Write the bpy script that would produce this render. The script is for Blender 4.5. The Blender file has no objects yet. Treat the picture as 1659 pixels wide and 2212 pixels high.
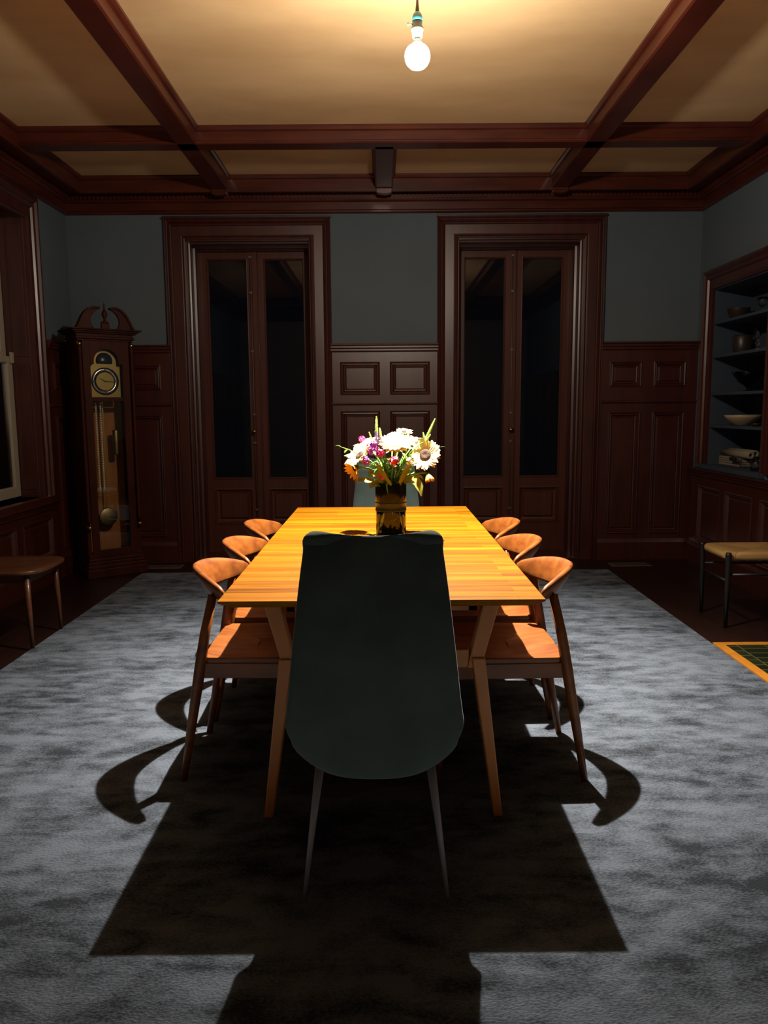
import bpy, bmesh, math, random
from mathutils import Vector, Matrix
random.seed(7)
PI = math.pi
COL = bpy.context.scene.collection
# ---------------------------------------------------------------- camera maths
F, CXP, CYP, CH = 1671.57, 829.5, 1106.0, 1.3
YAW, PITCH, ROLL = -0.00130564, 0.13243586, -0.00711055
def _rot():
    a, b, c = YAW, PITCH, ROLL
    ry = Matrix(((math.cos(a),0,math.sin(a)),(0,1,0),(-math.sin(a),0,math.cos(a))))
    rx = Matrix(((1,0,0),(0,math.cos(b),-math.sin(b)),(0,math.sin(b),math.cos(b))))
    rz = Matrix(((math.cos(c),-math.sin(c),0),(math.sin(c),math.cos(c),0),(0,0,1)))
    return rz @ rx @ ry
MR_ = _rot()
def at(px, py, Y):
    v = MR_.transposed() @ Vector(((px-CXP)/F, (py-CYP)/F, 1))
    t = Y / v[2]
    return Vector((v[0]*t, Y, CH - v[1]*t))
# ---------------------------------------------------------------- mesh builder
class MB:
    def __init__(s): s.v=[]; s.f=[]; s.sm=[]; s.mi=[]; s.cur=0
    def add(s, verts, faces, smooth=False):
        b=len(s.v); s.v += [tuple(v) for v in verts]
        for f in faces:
            s.f.append([b+i for i in f]); s.sm.append(smooth); s.mi.append(s.cur)
        return s
    def box(s, x0,x1,y0,y1,z0,z1, fn=None):
        vs=[(x,y,z) for z in (z0,z1) for y in (y0,y1) for x in (x0,x1)]
        if fn: vs=[fn(*v) for v in vs]
        return s.add(vs,[(0,2,3,1),(4,5,7,6),(0,1,5,4),(2,6,7,3),(0,4,6,2),(1,3,7,5)])
    def path(s, pts, rad, n=10, caps=True, sq=False, smooth=True):
        pts=[Vector(p) for p in pts]; N=len(pts); vs=[]; up=None
        if not hasattr(rad,'__len__'): rad=[rad]*N
        for i,p in enumerate(pts):
            t=(pts[min(i+1,N-1)]-pts[max(i-1,0)]).normalized()
            if up is None:
                up=Vector((0,0,1)) if abs(t.z)<.9 else Vector((0,1,0))
            a=t.cross(up).normalized(); b=a.cross(t).normalized(); up=b
            for k in range(n):
                th=2*PI*k/n+(PI/4 if sq else 0)
                vs.append(p+(a*math.cos(th)+b*math.sin(th))*rad[i]*(1.25 if sq else 1))
        fs=[(i*n+k,i*n+(k+1)%n,(i+1)*n+(k+1)%n,(i+1)*n+k) for i in range(N-1) for k in range(n)]
        s.add(vs,fs,smooth and not sq)
        if caps:
            b=len(s.v)-N*n
            for ring in (range(n), range((N-1)*n,N*n)):
                s.f.append([b+i for i in ring]); s.sm.append(False); s.mi.append(s.cur)
        return s
    def lathe(s, prof, n=24, o=(0,0,0), smooth=True, fn=None, close=False):
        vs=[]
        for r,z in prof:
            for k in range(n):
                a=2*PI*k/n; vs.append((o[0]+r*math.cos(a), o[1]+r*math.sin(a), o[2]+z))
        if fn: vs=[fn(*v) for v in vs]
        fs=[(i*n+k,i*n+(k+1)%n,(i+1)*n+(k+1)%n,(i+1)*n+k) for i in range(len(prof)-1) for k in range(n)]
        s.add(vs,fs,smooth)
        b=len(s.v)-len(prof)*n
        if not close:
            for i0 in (0,len(prof)-1):
                if prof[i0][0]>1e-4: s.f.append([b+i0*n+k for k in range(n)]); s.sm.append(False); s.mi.append(s.cur)
        else:
            i=len(prof)-1
            for k in range(n):
                s.f.append([b+i*n+k,b+i*n+(k+1)%n,b+(k+1)%n,b+k]); s.sm.append(smooth); s.mi.append(s.cur)
        return s
    def extr(s, prof, a0, a1, fn):           # profile of (p,z) points run from a0 to a1 ; fn(a,p,z)
        n=len(prof); vs=[fn(a,p,z) for a in (a0,a1) for p,z in prof]
        fs=[(i,(i+1)%n,n+(i+1)%n,n+i) for i in range(n)]
        return s.add(vs, fs+[tuple(range(n)),tuple(range(n,2*n))])
    def ring(s, prof, a0,a1,z0,z1, fn, openb=False):   # profile of (o,p): o outward from the rectangle
        vs=[]
        for o,p in prof:
            zb = z0 if openb else z0-o
            vs += [fn(a0-o,p,zb),fn(a0-o,p,z1+o),fn(a1+o,p,z1+o),fn(a1+o,p,zb)]
        n=len(prof); fs=[]
        for i in range(n-1 if not openb else n):
            j=(i+1)%n
            for k in range(3 if openb else 4):
                l=(k+1)%4; fs.append((i*4+k,i*4+l,j*4+l,j*4+k))
        if openb:
            fs.append(tuple(i*4 for i in range(n))); fs.append(tuple(i*4+3 for i in range(n)))
        return s.add(vs,fs)
    def build(s, name, mats, parent=None, bevel=0, seg=2, sub=0, smooth=None, clean=True):
        me=bpy.data.meshes.new(name); me.from_pydata(s.v,[],s.f)
        if not isinstance(mats,(list,tuple)): mats=[mats]
        for m in mats: me.materials.append(m)
        for p,sm,mi in zip(me.polygons,s.sm,s.mi):
            p.use_smooth = sm if smooth is None else smooth; p.material_index=mi
        if clean:
            bm=bmesh.new(); bm.from_mesh(me); bmesh.ops.recalc_face_normals(bm,faces=bm.faces[:]); bm.to_mesh(me); bm.free()
        me.update(); o=bpy.data.objects.new(name,me); COL.objects.link(o)
        if parent: o.parent=parent
        if bevel:
            b=o.modifiers.new('bevel','BEVEL'); b.width=bevel; b.segments=seg; b.limit_method='ANGLE'; b.angle_limit=.7; b.harden_normals=False
        if sub:
            b=o.modifiers.new('sub','SUBSURF'); b.levels=sub; b.render_levels=sub
        return o
def empty(name, loc=(0,0,0), rz=0):
    o=bpy.data.objects.new(name,None); o.empty_display_size=.05; COL.objects.link(o)
    o.location=loc; o.rotation_euler=(0,0,rz); return o
def tag(o, label=None, cat=None, group=None, kind=None):
    if label: o['label']=label
    if cat: o['category']=cat
    if group: o['group']=group
    if kind: o['kind']=kind
    return o
def struct(o, label=None, cat=None): return tag(o,label,cat,None,'structure')
def copy_tree(o, parent=None):
    c=o.copy(); COL.objects.link(c); c.parent=parent
    for ch in list(o.children): copy_tree(ch,c)
    return c
# ---------------------------------------------------------------- materials
def mat(name, col, rough=.5, metal=0, coat=0, sheen=0, spec=.5, var=None, bump=None, col2=None, coatr=.1):
    m=bpy.data.materials.new(name); m.use_nodes=True; nt=m.node_tree; b=nt.nodes['Principled BSDF']
    b.inputs['Base Color'].default_value=(*col,1); b.inputs['Roughness'].default_value=rough
    b.inputs['Metallic'].default_value=metal; b.inputs['Coat Weight'].default_value=coat
    b.inputs['Coat Roughness'].default_value=coatr
    b.inputs['Sheen Weight'].default_value=sheen; b.inputs['Specular IOR Level'].default_value=spec
    tc=nt.nodes.new('ShaderNodeTexCoord'); mp=nt.nodes.new('ShaderNodeMapping'); nt.links.new(tc.outputs['Object'],mp.inputs[0])
    if var:      # (scale xyz, noise scale, detail)
        sc,ns,dt=var; mp.inputs['Scale'].default_value=sc
        n=nt.nodes.new('ShaderNodeTexNoise'); n.inputs['Scale'].default_value=ns; n.inputs['Detail'].default_value=dt
        nt.links.new(mp.outputs[0],n.inputs[0])
        r=nt.nodes.new('ShaderNodeValToRGB'); r.color_ramp.elements[0].position=.35; r.color_ramp.elements[1].position=.65
        r.color_ramp.elements[0].color=(*(col2 or tuple(c*.6 for c in col)),1); r.color_ramp.elements[1].color=(*col,1)
        nt.links.new(n.outputs[0],r.inputs[0]); nt.links.new(r.outputs[0],b.inputs['Base Color'])
    if bump:     # (scale, strength, distance)
        n2=nt.nodes.new('ShaderNodeTexNoise'); n2.inputs['Scale'].default_value=bump[0]; n2.inputs['Detail'].default_value=4
        nt.links.new(tc.outputs['Object'],n2.inputs[0])
        bp=nt.nodes.new('ShaderNodeBump'); bp.inputs['Strength'].default_value=bump[1]; bp.inputs['Distance'].default_value=bump[2]
        nt.links.new(n2.outputs[0],bp.inputs['Height']); nt.links.new(bp.outputs[0],b.inputs['Normal'])
    return m
def node(nt, t, **kw):
    n=nt.nodes.new(t)
    for k,v in kw.items(): setattr(n,k,v)
    return n
M={}
M['mahog']=mat('mahogany',(.062,.0105,.0052),.34,coat=.85,coatr=.36,spec=.3,var=((6,6,.7),3,5),col2=(.04,.0062,.003),bump=(35,.08,.002))
M['mahog'].node_tree.nodes['Principled BSDF'].inputs['Coat IOR'].default_value=1.6
M['leaf_wood']=mat('door wood',(.090,.026,.016),.45,coat=.05,spec=.3,var=((6,6,.7),3,5),col2=(.068,.019,.012))
M['beam']=mat('beam wood',(.085,.017,.008),.36,coat=.3,coatr=.2,spec=.3,var=((1,1,6),3,5),col2=(.055,.010,.005),bump=(30,.1,.002))
M['wall']=mat('blue grey paint',(.108,.136,.158),.8,spec=.12,var=((1,1,1),1.3,3),col2=(.098,.123,.143),bump=(60,.05,.002))
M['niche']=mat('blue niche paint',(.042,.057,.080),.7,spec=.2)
M['ceil']=mat('gold plaster',(.73,.515,.28),.85,spec=.15,var=((.7,1.4,1),1.6,6),col2=(.60,.40,.205),bump=(18,.08,.01))
M['floor']=mat('dark floorboards',(.016,.005,.003),.36,var=((8,.6,1),3,4),col2=(.010,.003,.002))
M['chairwood']=mat('walnut chair wood',(.215,.063,.0095),.42,coat=.1,coatr=.2,spec=.35,var=((3,12,12),2.2,4),col2=(.13,.034,.0055))
M['tablewood_leg']=mat('table leg wood',(.50,.17,.03),.45,var=((9,9,1),2,4),col2=(.42,.14,.024))
M['fabric']=mat('green velvet',(.060,.083,.077),.9,sheen=.1,spec=.1,var=((1,1,1),9,4),col2=(.045,.062,.058),bump=(180,.2,.002))
M['dkmetal']=mat('dark metal',(.20,.175,.18),.5)
M['brass']=mat('brass',(.50,.32,.09),.28,metal=1)
M['brassdull']=mat('dull brass',(.26,.19,.06),.42,metal=1)
M['silver']=mat('silvered metal',(.35,.35,.33),.25,metal=1)
M['chain']=mat('pale brass chain',(.75,.72,.5),.3)
M['white']=mat('white paint',(.30,.26,.20),.5)
M['black']=mat('black paint',(.008,.007,.007),.4)
M['teal']=mat('teal flare tint',(.02,.15,.19),.4)  # lens-flare tint put into the socket cap colour
M['tealpale']=mat('pale grey green',(.05,.075,.06),.4)  # plain grey-green tone of the socket shell and key
M['cord']=mat('cord cloth',(.10,.055,.03),.8)
M['clockwood']=mat('clock wood',(.050,.0095,.005),.5,coat=0,spec=.12,var=((5,5,.8),3,5),col2=(.03,.006,.003))
M['amber']=mat('amber veneer',(.30,.11,.022),.6,spec=.2,var=((6,6,.8),3,4),col2=(.22,.08,.017))
M['cream']=mat('cream ceramic',(.40,.30,.19),.45)
M['linen']=mat('cream linen',(.24,.20,.14),.85,bump=(150,.2,.002))
M['cordseat']=None
M['darkcer']=mat('dark brown ceramic',(.03,.02,.014),.4)
M['hearthwood']=mat('oak hearth border',(.42,.16,.012),.5,var=((3,3,3),4,4),col2=(.34,.12,.01))
M['stem']=mat('green stem',(.13,.30,.04),.5)
M['leafg']=mat('green leaf',(.07,.26,.035),.45,var=((1,1,1),30,3),col2=(.13,.30,.03))
M['leafy']=mat('yellow green leaf',(.34,.34,.04),.5,var=((1,1,1),30,3),col2=(.20,.24,.03))
M['petal']=mat('pale yellow petal',(.95,.86,.50),.6,var=((1,1,1),40,3),col2=(.95,.80,.36))
M['petaly']=mat('yellow petal',(.90,.58,.07),.6)
M['disc']=mat('sunflower disc',(.05,.017,.006),.8,bump=(300,.8,.004))
M['discp']=mat('pale pink disc',(.55,.25,.17),.8,bump=(300,.8,.004))
M['purple']=mat('purple petal',(.52,.13,.55),.6)
M['lilac']=mat('lilac floret',(.62,.45,.80),.6)
M['redp']=mat('red petal',(.75,.05,.12),.6)
M['magenta']=mat('magenta petal',(.70,.05,.32),.6)
M['spike']=mat('pale green floret',(.62,.80,.30),.6)
M['vent']=mat('bronze vent',(.16,.10,.08),.5,metal=.5)
def glassmat(name, tint=(1,1,1), rough=0.0, ior=1.45):
    m=bpy.data.materials.new(name); m.use_nodes=True; b=m.node_tree.nodes['Principled BSDF']
    b.inputs['Base Color'].default_value=(*tint,1); b.inputs['Roughness'].default_value=rough
    b.inputs['Transmission Weight'].default_value=1; b.inputs['IOR'].default_value=ior; return m
M['glass']=glassmat('clear glass')
M['vaseglass']=glassmat('smoky vase glass',(.32,.38,.46))
M['vaseband']=mat('black vase sleeve',(.006,.007,.008),.2,spec=.2)
M['water']=glassmat('water',(.75,.85,.95),0,1.33)
def pane_mat():
    m=bpy.data.materials.new('window glass'); m.use_nodes=True; nt=m.node_tree; nt.nodes.clear()
    o=node(nt,'ShaderNodeOutputMaterial'); t=node(nt,'ShaderNodeBsdfTransparent'); g=node(nt,'ShaderNodeBsdfGlossy'); g.inputs['Roughness'].default_value=.02
    fr=node(nt,'ShaderNodeFresnel'); fr.inputs['IOR'].default_value=1.42; mx=node(nt,'ShaderNodeMixShader')
    nt.links.new(fr.outputs[0],mx.inputs[0]); nt.links.new(t.outputs[0],mx.inputs[1]); nt.links.new(g.outputs[0],mx.inputs[2]); nt.links.new(mx.outputs[0],o.inputs[0]); return m
M['pane']=pane_mat()
def emis(name, col, st, see_through=False):
    m=bpy.data.materials.new(name); m.use_nodes=True; nt=m.node_tree; nt.nodes.clear()
    o=node(nt,'ShaderNodeOutputMaterial'); e=node(nt,'ShaderNodeEmission'); e.inputs[0].default_value=(*col,1); e.inputs[1].default_value=st
    if see_through:
        t=node(nt,'ShaderNodeBsdfTransparent'); a=node(nt,'ShaderNodeAddShader')
        nt.links.new(e.outputs[0],a.inputs[0]); nt.links.new(t.outputs[0],a.inputs[1]); nt.links.new(a.outputs[0],o.inputs[0])
    else: nt.links.new(e.outputs[0],o.inputs[0])
    return m
def carpet_mat():
    m=mat('blue grey viscose carpet',(.3,.3,.3),.85,sheen=1,spec=.15); nt=m.node_tree; b=nt.nodes['Principled BSDF']
    b.inputs['Sheen Roughness'].default_value=.33; b.inputs['Sheen Tint'].default_value=(.8,.9,1,1)
    tc=[n for n in nt.nodes if n.type=='TEX_COORD'][0]
    def noise(sc,ns,dt,dist=0):
        mp=node(nt,'ShaderNodeMapping'); mp.inputs['Scale'].default_value=sc; nt.links.new(tc.outputs['Object'],mp.inputs[0])
        n=node(nt,'ShaderNodeTexNoise'); n.inputs['Scale'].default_value=ns; n.inputs['Detail'].default_value=dt; n.inputs['Distortion'].default_value=dist
        nt.links.new(mp.outputs[0],n.inputs[0]); return n.outputs[0]
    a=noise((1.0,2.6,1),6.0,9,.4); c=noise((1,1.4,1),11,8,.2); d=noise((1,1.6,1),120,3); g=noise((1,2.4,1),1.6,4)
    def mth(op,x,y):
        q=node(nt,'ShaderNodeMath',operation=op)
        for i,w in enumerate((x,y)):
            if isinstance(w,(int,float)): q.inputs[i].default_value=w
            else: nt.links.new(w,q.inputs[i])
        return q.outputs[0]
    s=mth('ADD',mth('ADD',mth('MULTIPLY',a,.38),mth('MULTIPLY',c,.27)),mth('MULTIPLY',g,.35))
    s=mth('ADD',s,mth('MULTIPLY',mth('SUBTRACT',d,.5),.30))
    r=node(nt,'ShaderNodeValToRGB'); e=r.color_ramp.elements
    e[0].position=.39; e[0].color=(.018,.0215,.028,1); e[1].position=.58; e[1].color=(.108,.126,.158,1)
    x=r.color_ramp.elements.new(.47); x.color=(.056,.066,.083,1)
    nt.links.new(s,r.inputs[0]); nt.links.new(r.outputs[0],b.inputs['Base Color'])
    bp=node(nt,'ShaderNodeBump'); bp.inputs['Strength'].default_value=.5; bp.inputs['Distance'].default_value=.006
    nt.links.new(d,bp.inputs['Height'])
    va=node(nt,'ShaderNodeVectorMath',operation='ADD'); va.inputs[1].default_value=(0,-.75,0); vn=node(nt,'ShaderNodeVectorMath',operation='NORMALIZE')   # the pile lies towards the near end
    nt.links.new(bp.outputs[0],va.inputs[0]); nt.links.new(va.outputs[0],vn.inputs[0]); nt.links.new(vn.outputs[0],b.inputs['Normal']); return m
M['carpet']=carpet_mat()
def table_mat():
    m=mat('honey table wood',(.5,.2,.03),.5,coat=0,spec=.1); nt=m.node_tree; b=nt.nodes['Principled BSDF']
    tc=[n for n in nt.nodes if n.type=='TEX_COORD'][0]
    br=node(nt,'ShaderNodeTexBrick'); br.offset=.37; br.inputs['Scale'].default_value=1
    br.inputs['Brick Width'].default_value=.62; br.inputs['Row Height'].default_value=.052; br.inputs['Mortar Size'].default_value=.0006; br.inputs['Bias'].default_value=0
    br.inputs['Color1'].default_value=(.29,.102,.0018,1); br.inputs['Color2'].default_value=(.17,.054,.0009,1); br.inputs['Mortar'].default_value=(.12,.035,.002,1)
    nt.links.new(tc.outputs['Object'],br.inputs[0])
    mp=node(nt,'ShaderNodeMapping'); mp.inputs['Scale'].default_value=(1.6,26,1); nt.links.new(tc.outputs['Object'],mp.inputs[0])
    n=node(nt,'ShaderNodeTexNoise'); n.inputs['Scale'].default_value=2; n.inputs['Detail'].default_value=6; nt.links.new(mp.outputs[0],n.inputs[0])
    r=node(nt,'ShaderNodeValToRGB'); r.color_ramp.elements[0].position=.3; r.color_ramp.elements[0].color=(.52,.48,.44,1); r.color_ramp.elements[1].position=.6; r.color_ramp.elements[1].color=(1,1,1,1)
    nt.links.new(n.outputs[0],r.inputs[0])
    mx=node(nt,'ShaderNodeMix',data_type='RGBA',blend_type='MULTIPLY'); mx.inputs[0].default_value=1
    nt.links.new(br.outputs[0],mx.inputs[6]); nt.links.new(r.outputs[0],mx.inputs[7]); nt.links.new(mx.outputs[2],b.inputs['Base Color']); return m
M['table']=table_mat()
def tile_mat():
    m=mat('green glazed hearth tile',(.02,.05,.01),.35); nt=m.node_tree; b=nt.nodes['Principled BSDF']
    tc=[n for n in nt.nodes if n.type=='TEX_COORD'][0]
    br=node(nt,'ShaderNodeTexBrick'); br.inputs['Scale'].default_value=1; br.inputs['Brick Width'].default_value=.075; br.inputs['Row Height'].default_value=.15
    br.inputs['Mortar Size'].default_value=.0035; br.inputs['Color1'].default_value=(.014,.018,.005,1); br.inputs['Color2'].default_value=(.005,.008,.0035,1); br.inputs['Mortar'].default_value=(.075,.07,.02,1)
    mp=node(nt,'ShaderNodeMapping'); mp.inputs['Rotation'].default_value=(0,0,PI/2); nt.links.new(tc.outputs['Object'],mp.inputs[0])
    nt.links.new(mp.outputs[0],br.inputs[0]); nt.links.new(br.outputs[0],b.inputs['Base Color']); return m
M['tile']=tile_mat()
def cordseat_mat():
    m=mat('woven paper cord',(.6,.4,.16),.8); nt=m.node_tree; b=nt.nodes['Principled BSDF']
    tc=[n for n in nt.nodes if n.type=='TEX_COORD'][0]
    sp=node(nt,'ShaderNodeSeparateXYZ'); nt.links.new(tc.outputs['Object'],sp.inputs[0])
    def mth(op,x,y):
        q=node(nt,'ShaderNodeMath',operation=op)
        for i,w in enumerate((x,y)):
            if isinstance(w,(int,float)): q.inputs[i].default_value=w
            else: nt.links.new(w,q.inputs[i])
        return q.outputs[0]
    ax=mth('ABSOLUTE',sp.outputs[0],0); ay=mth('ABSOLUTE',sp.outputs[1],0); g=mth('GREATER_THAN',ax,ay)
    w=mth('SINE',mth('MULTIPLY',mth('MAXIMUM',ax,ay),700),0)
    r=node(nt,'ShaderNodeMix',data_type='RGBA'); r.inputs[6].default_value=(.55,.33,.12,1); r.inputs[7].default_value=(.44,.26,.09,1); nt.links.new(g,r.inputs[0])
    nt.links.new(r.outputs[2],b.inputs['Base Color'])
    bp=node(nt,'ShaderNodeBump'); bp.inputs['Strength'].default_value=.5; bp.inputs['Distance'].default_value=.003; nt.links.new(w,bp.inputs['Height']); nt.links.new(bp.outputs[0],b.inputs['Normal'])
    return m
M['cordseat']=cordseat_mat()
# ---------------------------------------------------------------- the room
XL,XR,YB,YF,ZC=-2.58,2.64,6.6,-.45,3.13
wb=lambda a,p,z:(a,YB-p,z); wl=lambda a,p,z:(XL+p,a,z); wr=lambda a,p,z:(XR-p,a,z); wf=lambda a,p,z:(a,YF+p,z)
TH=.42
struct(MB().box(XL-TH,XR+TH,YF-.2,YB+TH,-.2,0).build('floor',M['floor']),'dark red-brown wooden floorboards around the carpet','floor')
struct(MB().box(XL-TH,XR+TH,YF-.2,YB+TH,ZC,ZC+.15).build('ceiling',M['ceil']),'golden plaster ceiling between the dark beams','ceiling')
D1=(-1.605,-.585); D2=(.632,1.672); DH=2.685
b=MB()
for x0,x1 in ((XL-TH,D1[0]),(D1[1],D2[0]),(D2[1],XR+TH)): b.box(x0,x1,YB,YB+TH,0,ZC)
for x0,x1 in (D1,D2): b.box(x0,x1,YB,YB+TH,DH,ZC)
struct(b.build('wall_back',M['wall']),'blue-grey painted back wall above the wood panelling','wall')
WY0,WY1,WZ0,WZ1=4.55,5.80,.66,2.74          # window opening, left wall
b=MB(); b.box(XL-TH,XL,YF,WY0,0,ZC).box(XL-TH,XL,WY1,YB,0,ZC).box(XL-TH,XL,WY0,WY1,0,WZ0).box(XL-TH,XL,WY0,WY1,WZ1,ZC)
struct(b.build('wall_left',M['wall']),'blue-grey painted left wall beside the clock','wall')
NY0,NY1,NZ0,NZ1=5.36,6.30,.83,2.22          # niche opening, right wall
b=MB(); b.box(XR,XR+TH,YF,NY0,0,ZC).box(XR,XR+TH,NY1,YB,0,ZC).box(XR,XR+TH,NY0,NY1,0,NZ0).box(XR,XR+TH,NY0,NY1,NZ1,ZC)
struct(b.build('wall_right',M['wall']),'blue-grey painted right wall over the shelved niche','wall')
struct(MB().box(XL-TH,XR+TH,YF-.2,YF,0,ZC).build('wall_front',mat('tan bounce plaster',(.26,.22,.18),.8)),'tan bounce plaster wall behind the viewer','wall')  # unseen wall, paint made paler to bounce fill onto the near chair
# cornice round the room
prof=[(0,2.885),(.022,2.885),(.034,2.893),(.034,2.903),(.018,2.915),(.018,2.972),(.04,2.98),(.048,2.99),(.048,3.035),(.19,3.035),(.19,3.005),(.215,3.005),(.215,3.098),(.228,3.104),(.238,3.118),(.238,ZC),(0,ZC)]
b=MB(); vs=[]
for p,z in prof: vs+=[(XL+p,YF+p,z),(XR-p,YF+p,z),(XR-p,YB-p,z),(XL+p,YB-p,z)]
n=len(prof); b.add(vs,[(i*4+k,i*4+(k+1)%4,((i+1)%n)*4+(k+1)%4,((i+1)%n)*4+k) for i in range(n) for k in range(4)])
cor=struct(b.build('trim_1',M['beam']),'deep mahogany cornice running round the top of the walls','cornice')
b=MB(); x=XL+.08
while x<XR-.08: b.box(x,x+.019,YB-.066,YB-.045,2.992,3.036); x+=.034
y=3.0
while y<YB-.08:
    b.box(XL+.045,XL+.066,y,y+.019,2.992,3.036); b.box(XR-.066,XR-.045,y,y+.019,2.992,3.036); y+=.034
b.build('dentil_band',M['beam'],cor)
bp=[(-.088,ZC),(-.088,3.115),(-.078,3.103),(-.064,3.096),(-.064,3.042),(-.07,3.036),(-.07,3.028),(-.06,3.02),(.06,3.02),(.07,3.028),(.07,3.036),(.064,3.042),(.064,3.096),(.078,3.103),(.088,3.115),(.088,ZC)]
def beamY(xc,y0,y1): return MB().extr(bp,y0,y1,lambda a,o,z:(xc+o,a,z))
def beamX(yc,x0,x1): return MB().extr(bp,x0,x1,lambda a,o,z:(a,yc+o,z))
struct(beamY(-1.268,YF+.2,YB-.2).build('trim_2',M['beam']),'long ceiling beam left of the hanging bulb','beam')
struct(beamY(1.413,YF+.2,YB-.2).build('trim_3',M['beam']),'long ceiling beam right of the hanging bulb','beam')
struct(beamX(5.385,XL+.2,XR-.2).build('trim_4',M['beam']),'cross beam nearest the back wall','beam')
struct(beamX(.78,XL+.2,XR-.2).build('trim_5',M['beam']),'cross beam above the viewer','beam')
struct(beamY(.027,5.40,YB-.2).build('trim_6',M['beam']),'short middle beam between cross beam and back cornice','beam')
k=7
for xc,nm in ((-1.268,'left'),(.027,'middle'),(1.413,'right')):
    b=MB(); prof=[(xc-.062,3.019)]+[(xc-.062*math.cos(t*PI/8),2.992-.0-.016*math.sin(t*PI/8)+.0) for t in range(9)]+[(xc+.062,3.019)]
    vs=[(x,y,z) for y in (YB-.245,YB-.19) for x,z in prof]; n=len(prof)
    b.add(vs,[(i,(i+1)%n,n+(i+1)%n,n+i) for i in range(n)]+[tuple(range(n)),tuple(range(n,2*n))])
    struct(b.build('trim_%d'%k,M['beam'],bevel=.003),'small rounded corbel under the %s beam end on the back cornice'%nm,'corbel'); k+=1
# wainscot builder
def wains(fn,a0,a1,cols,name,label,top=1.84,upper=(1.418,1.69),lower=(.225,1.284),mid=1.345,zmax=None):
    o=empty(name,fn((a0+a1)/2,0,0)); inv=Vector(fn((a0+a1)/2,0,0))
    L=lambda a,p,z: tuple(Vector(fn(a,p,z))-inv)
    rows=[r for r in (upper,lower) if r]
    b=MB(); b.box(a0,a1,0,.014,0,top-.07,L)
    zs=sorted([0]+[z for r in rows for z in r]+[top-.07])
    for z0,z1 in zip(zs[::2],zs[1::2]): b.box(a0,a1,.012,.036,z0,z1,L)
    for r in rows:
        xs=[a0]+[c for cc in cols for c in cc]+[a1]
        for x0,x1 in zip(xs[::2],xs[1::2]): b.box(x0,x1,.012,.036,r[0],r[1],L)
    if mid: b.extr([(.036,mid-.012),(.05,mid-.008),(.054,mid),(.05,mid+.008),(.036,mid+.012)],a0,a1,L)
    b.extr([(0,0),(.052,0),(.052,.15),(.046,.165),(.038,.18),(0,.18)],a0,a1,L)
    b.build('panel_frame',M['mahog'],o)
    b=MB().extr([(0,top-.07),(.04,top-.07),(.05,top-.058),(.05,top-.045),(.062,top-.035),(.062,top-.022),(.078,top-.014),(.08,top-.002),(.07,top),(0,top)],a0,a1,L)
    b.build('cap_rail',M['mahog'],o)
    for r in rows:
        for c0,c1 in cols:
            b=MB(); b.ring([(0,.014),(0,.042),(-.006,.046),(-.012,.042),(-.015,.034),(-.022,.036),(-.028,.028),(-.034,.018),(-.040,.016)],c0,c1,r[0],r[1],L)
            w=.04; b.ring([(-w,.016),(-w-.012,.026)],c0,c1,r[0],r[1],L); b.box(c0+w+.012,c1-w-.012,.014,.026,r[0]+w+.012,r[1]-w-.012,L)
            b.build('raised_panel',M['mahog'],o)
    return struct(o,label,'panelling')
wains(wb,-.425,.468,[(-.349,-.018),(.066,.40)],'trim_10','mahogany panelling between the two tall doors, behind the flowers')
wains(wb,1.835,XR-.002,[(1.905,2.172),(2.273,2.539)],'trim_11','mahogany panelling in the right corner of the back wall',upper=(1.47,1.677),lower=(.226,1.26))
wains(wb,XL+.002,-1.755,[(-2.49,-2.235),(-2.13,-1.85)],'trim_12','mahogany panelling behind the tall clock',upper=(1.47,1.677),lower=(.226,1.26))
wains(wl,6.0,YB-.09,[(6.1,6.42)],'trim_13','narrow mahogany panelling on the left wall beside the clock',upper=(1.47,1.677),lower=(.226,1.26))
wains(wl,3.2,5.98,[(3.3,3.9),(4.0,4.6),(4.7,5.3),(5.4,5.9)],'trim_14','low mahogany panelling under the left window',top=.62,upper=None,lower=(.2,.5),mid=None)
wains(wl,YF+.09,3.19,[(i*.72+YF+.2,i*.72+YF+.78) for i in range(4)],'trim_15','mahogany panelling on the near left wall',upper=(1.418,1.69))
wains(wr,YF+.09,2.3,[(i*.6+YF+.2,i*.6+YF+.68) for i in range(4)],'trim_16','mahogany panelling on the near right wall')
wains(wr,4.2,6.50,[(4.3,4.8),(4.9,5.3),(5.4,5.85),(5.93,6.35)],'trim_17','low mahogany panelling below the right niche',top=.80,upper=None,lower=(.2,.66),mid=None)
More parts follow.
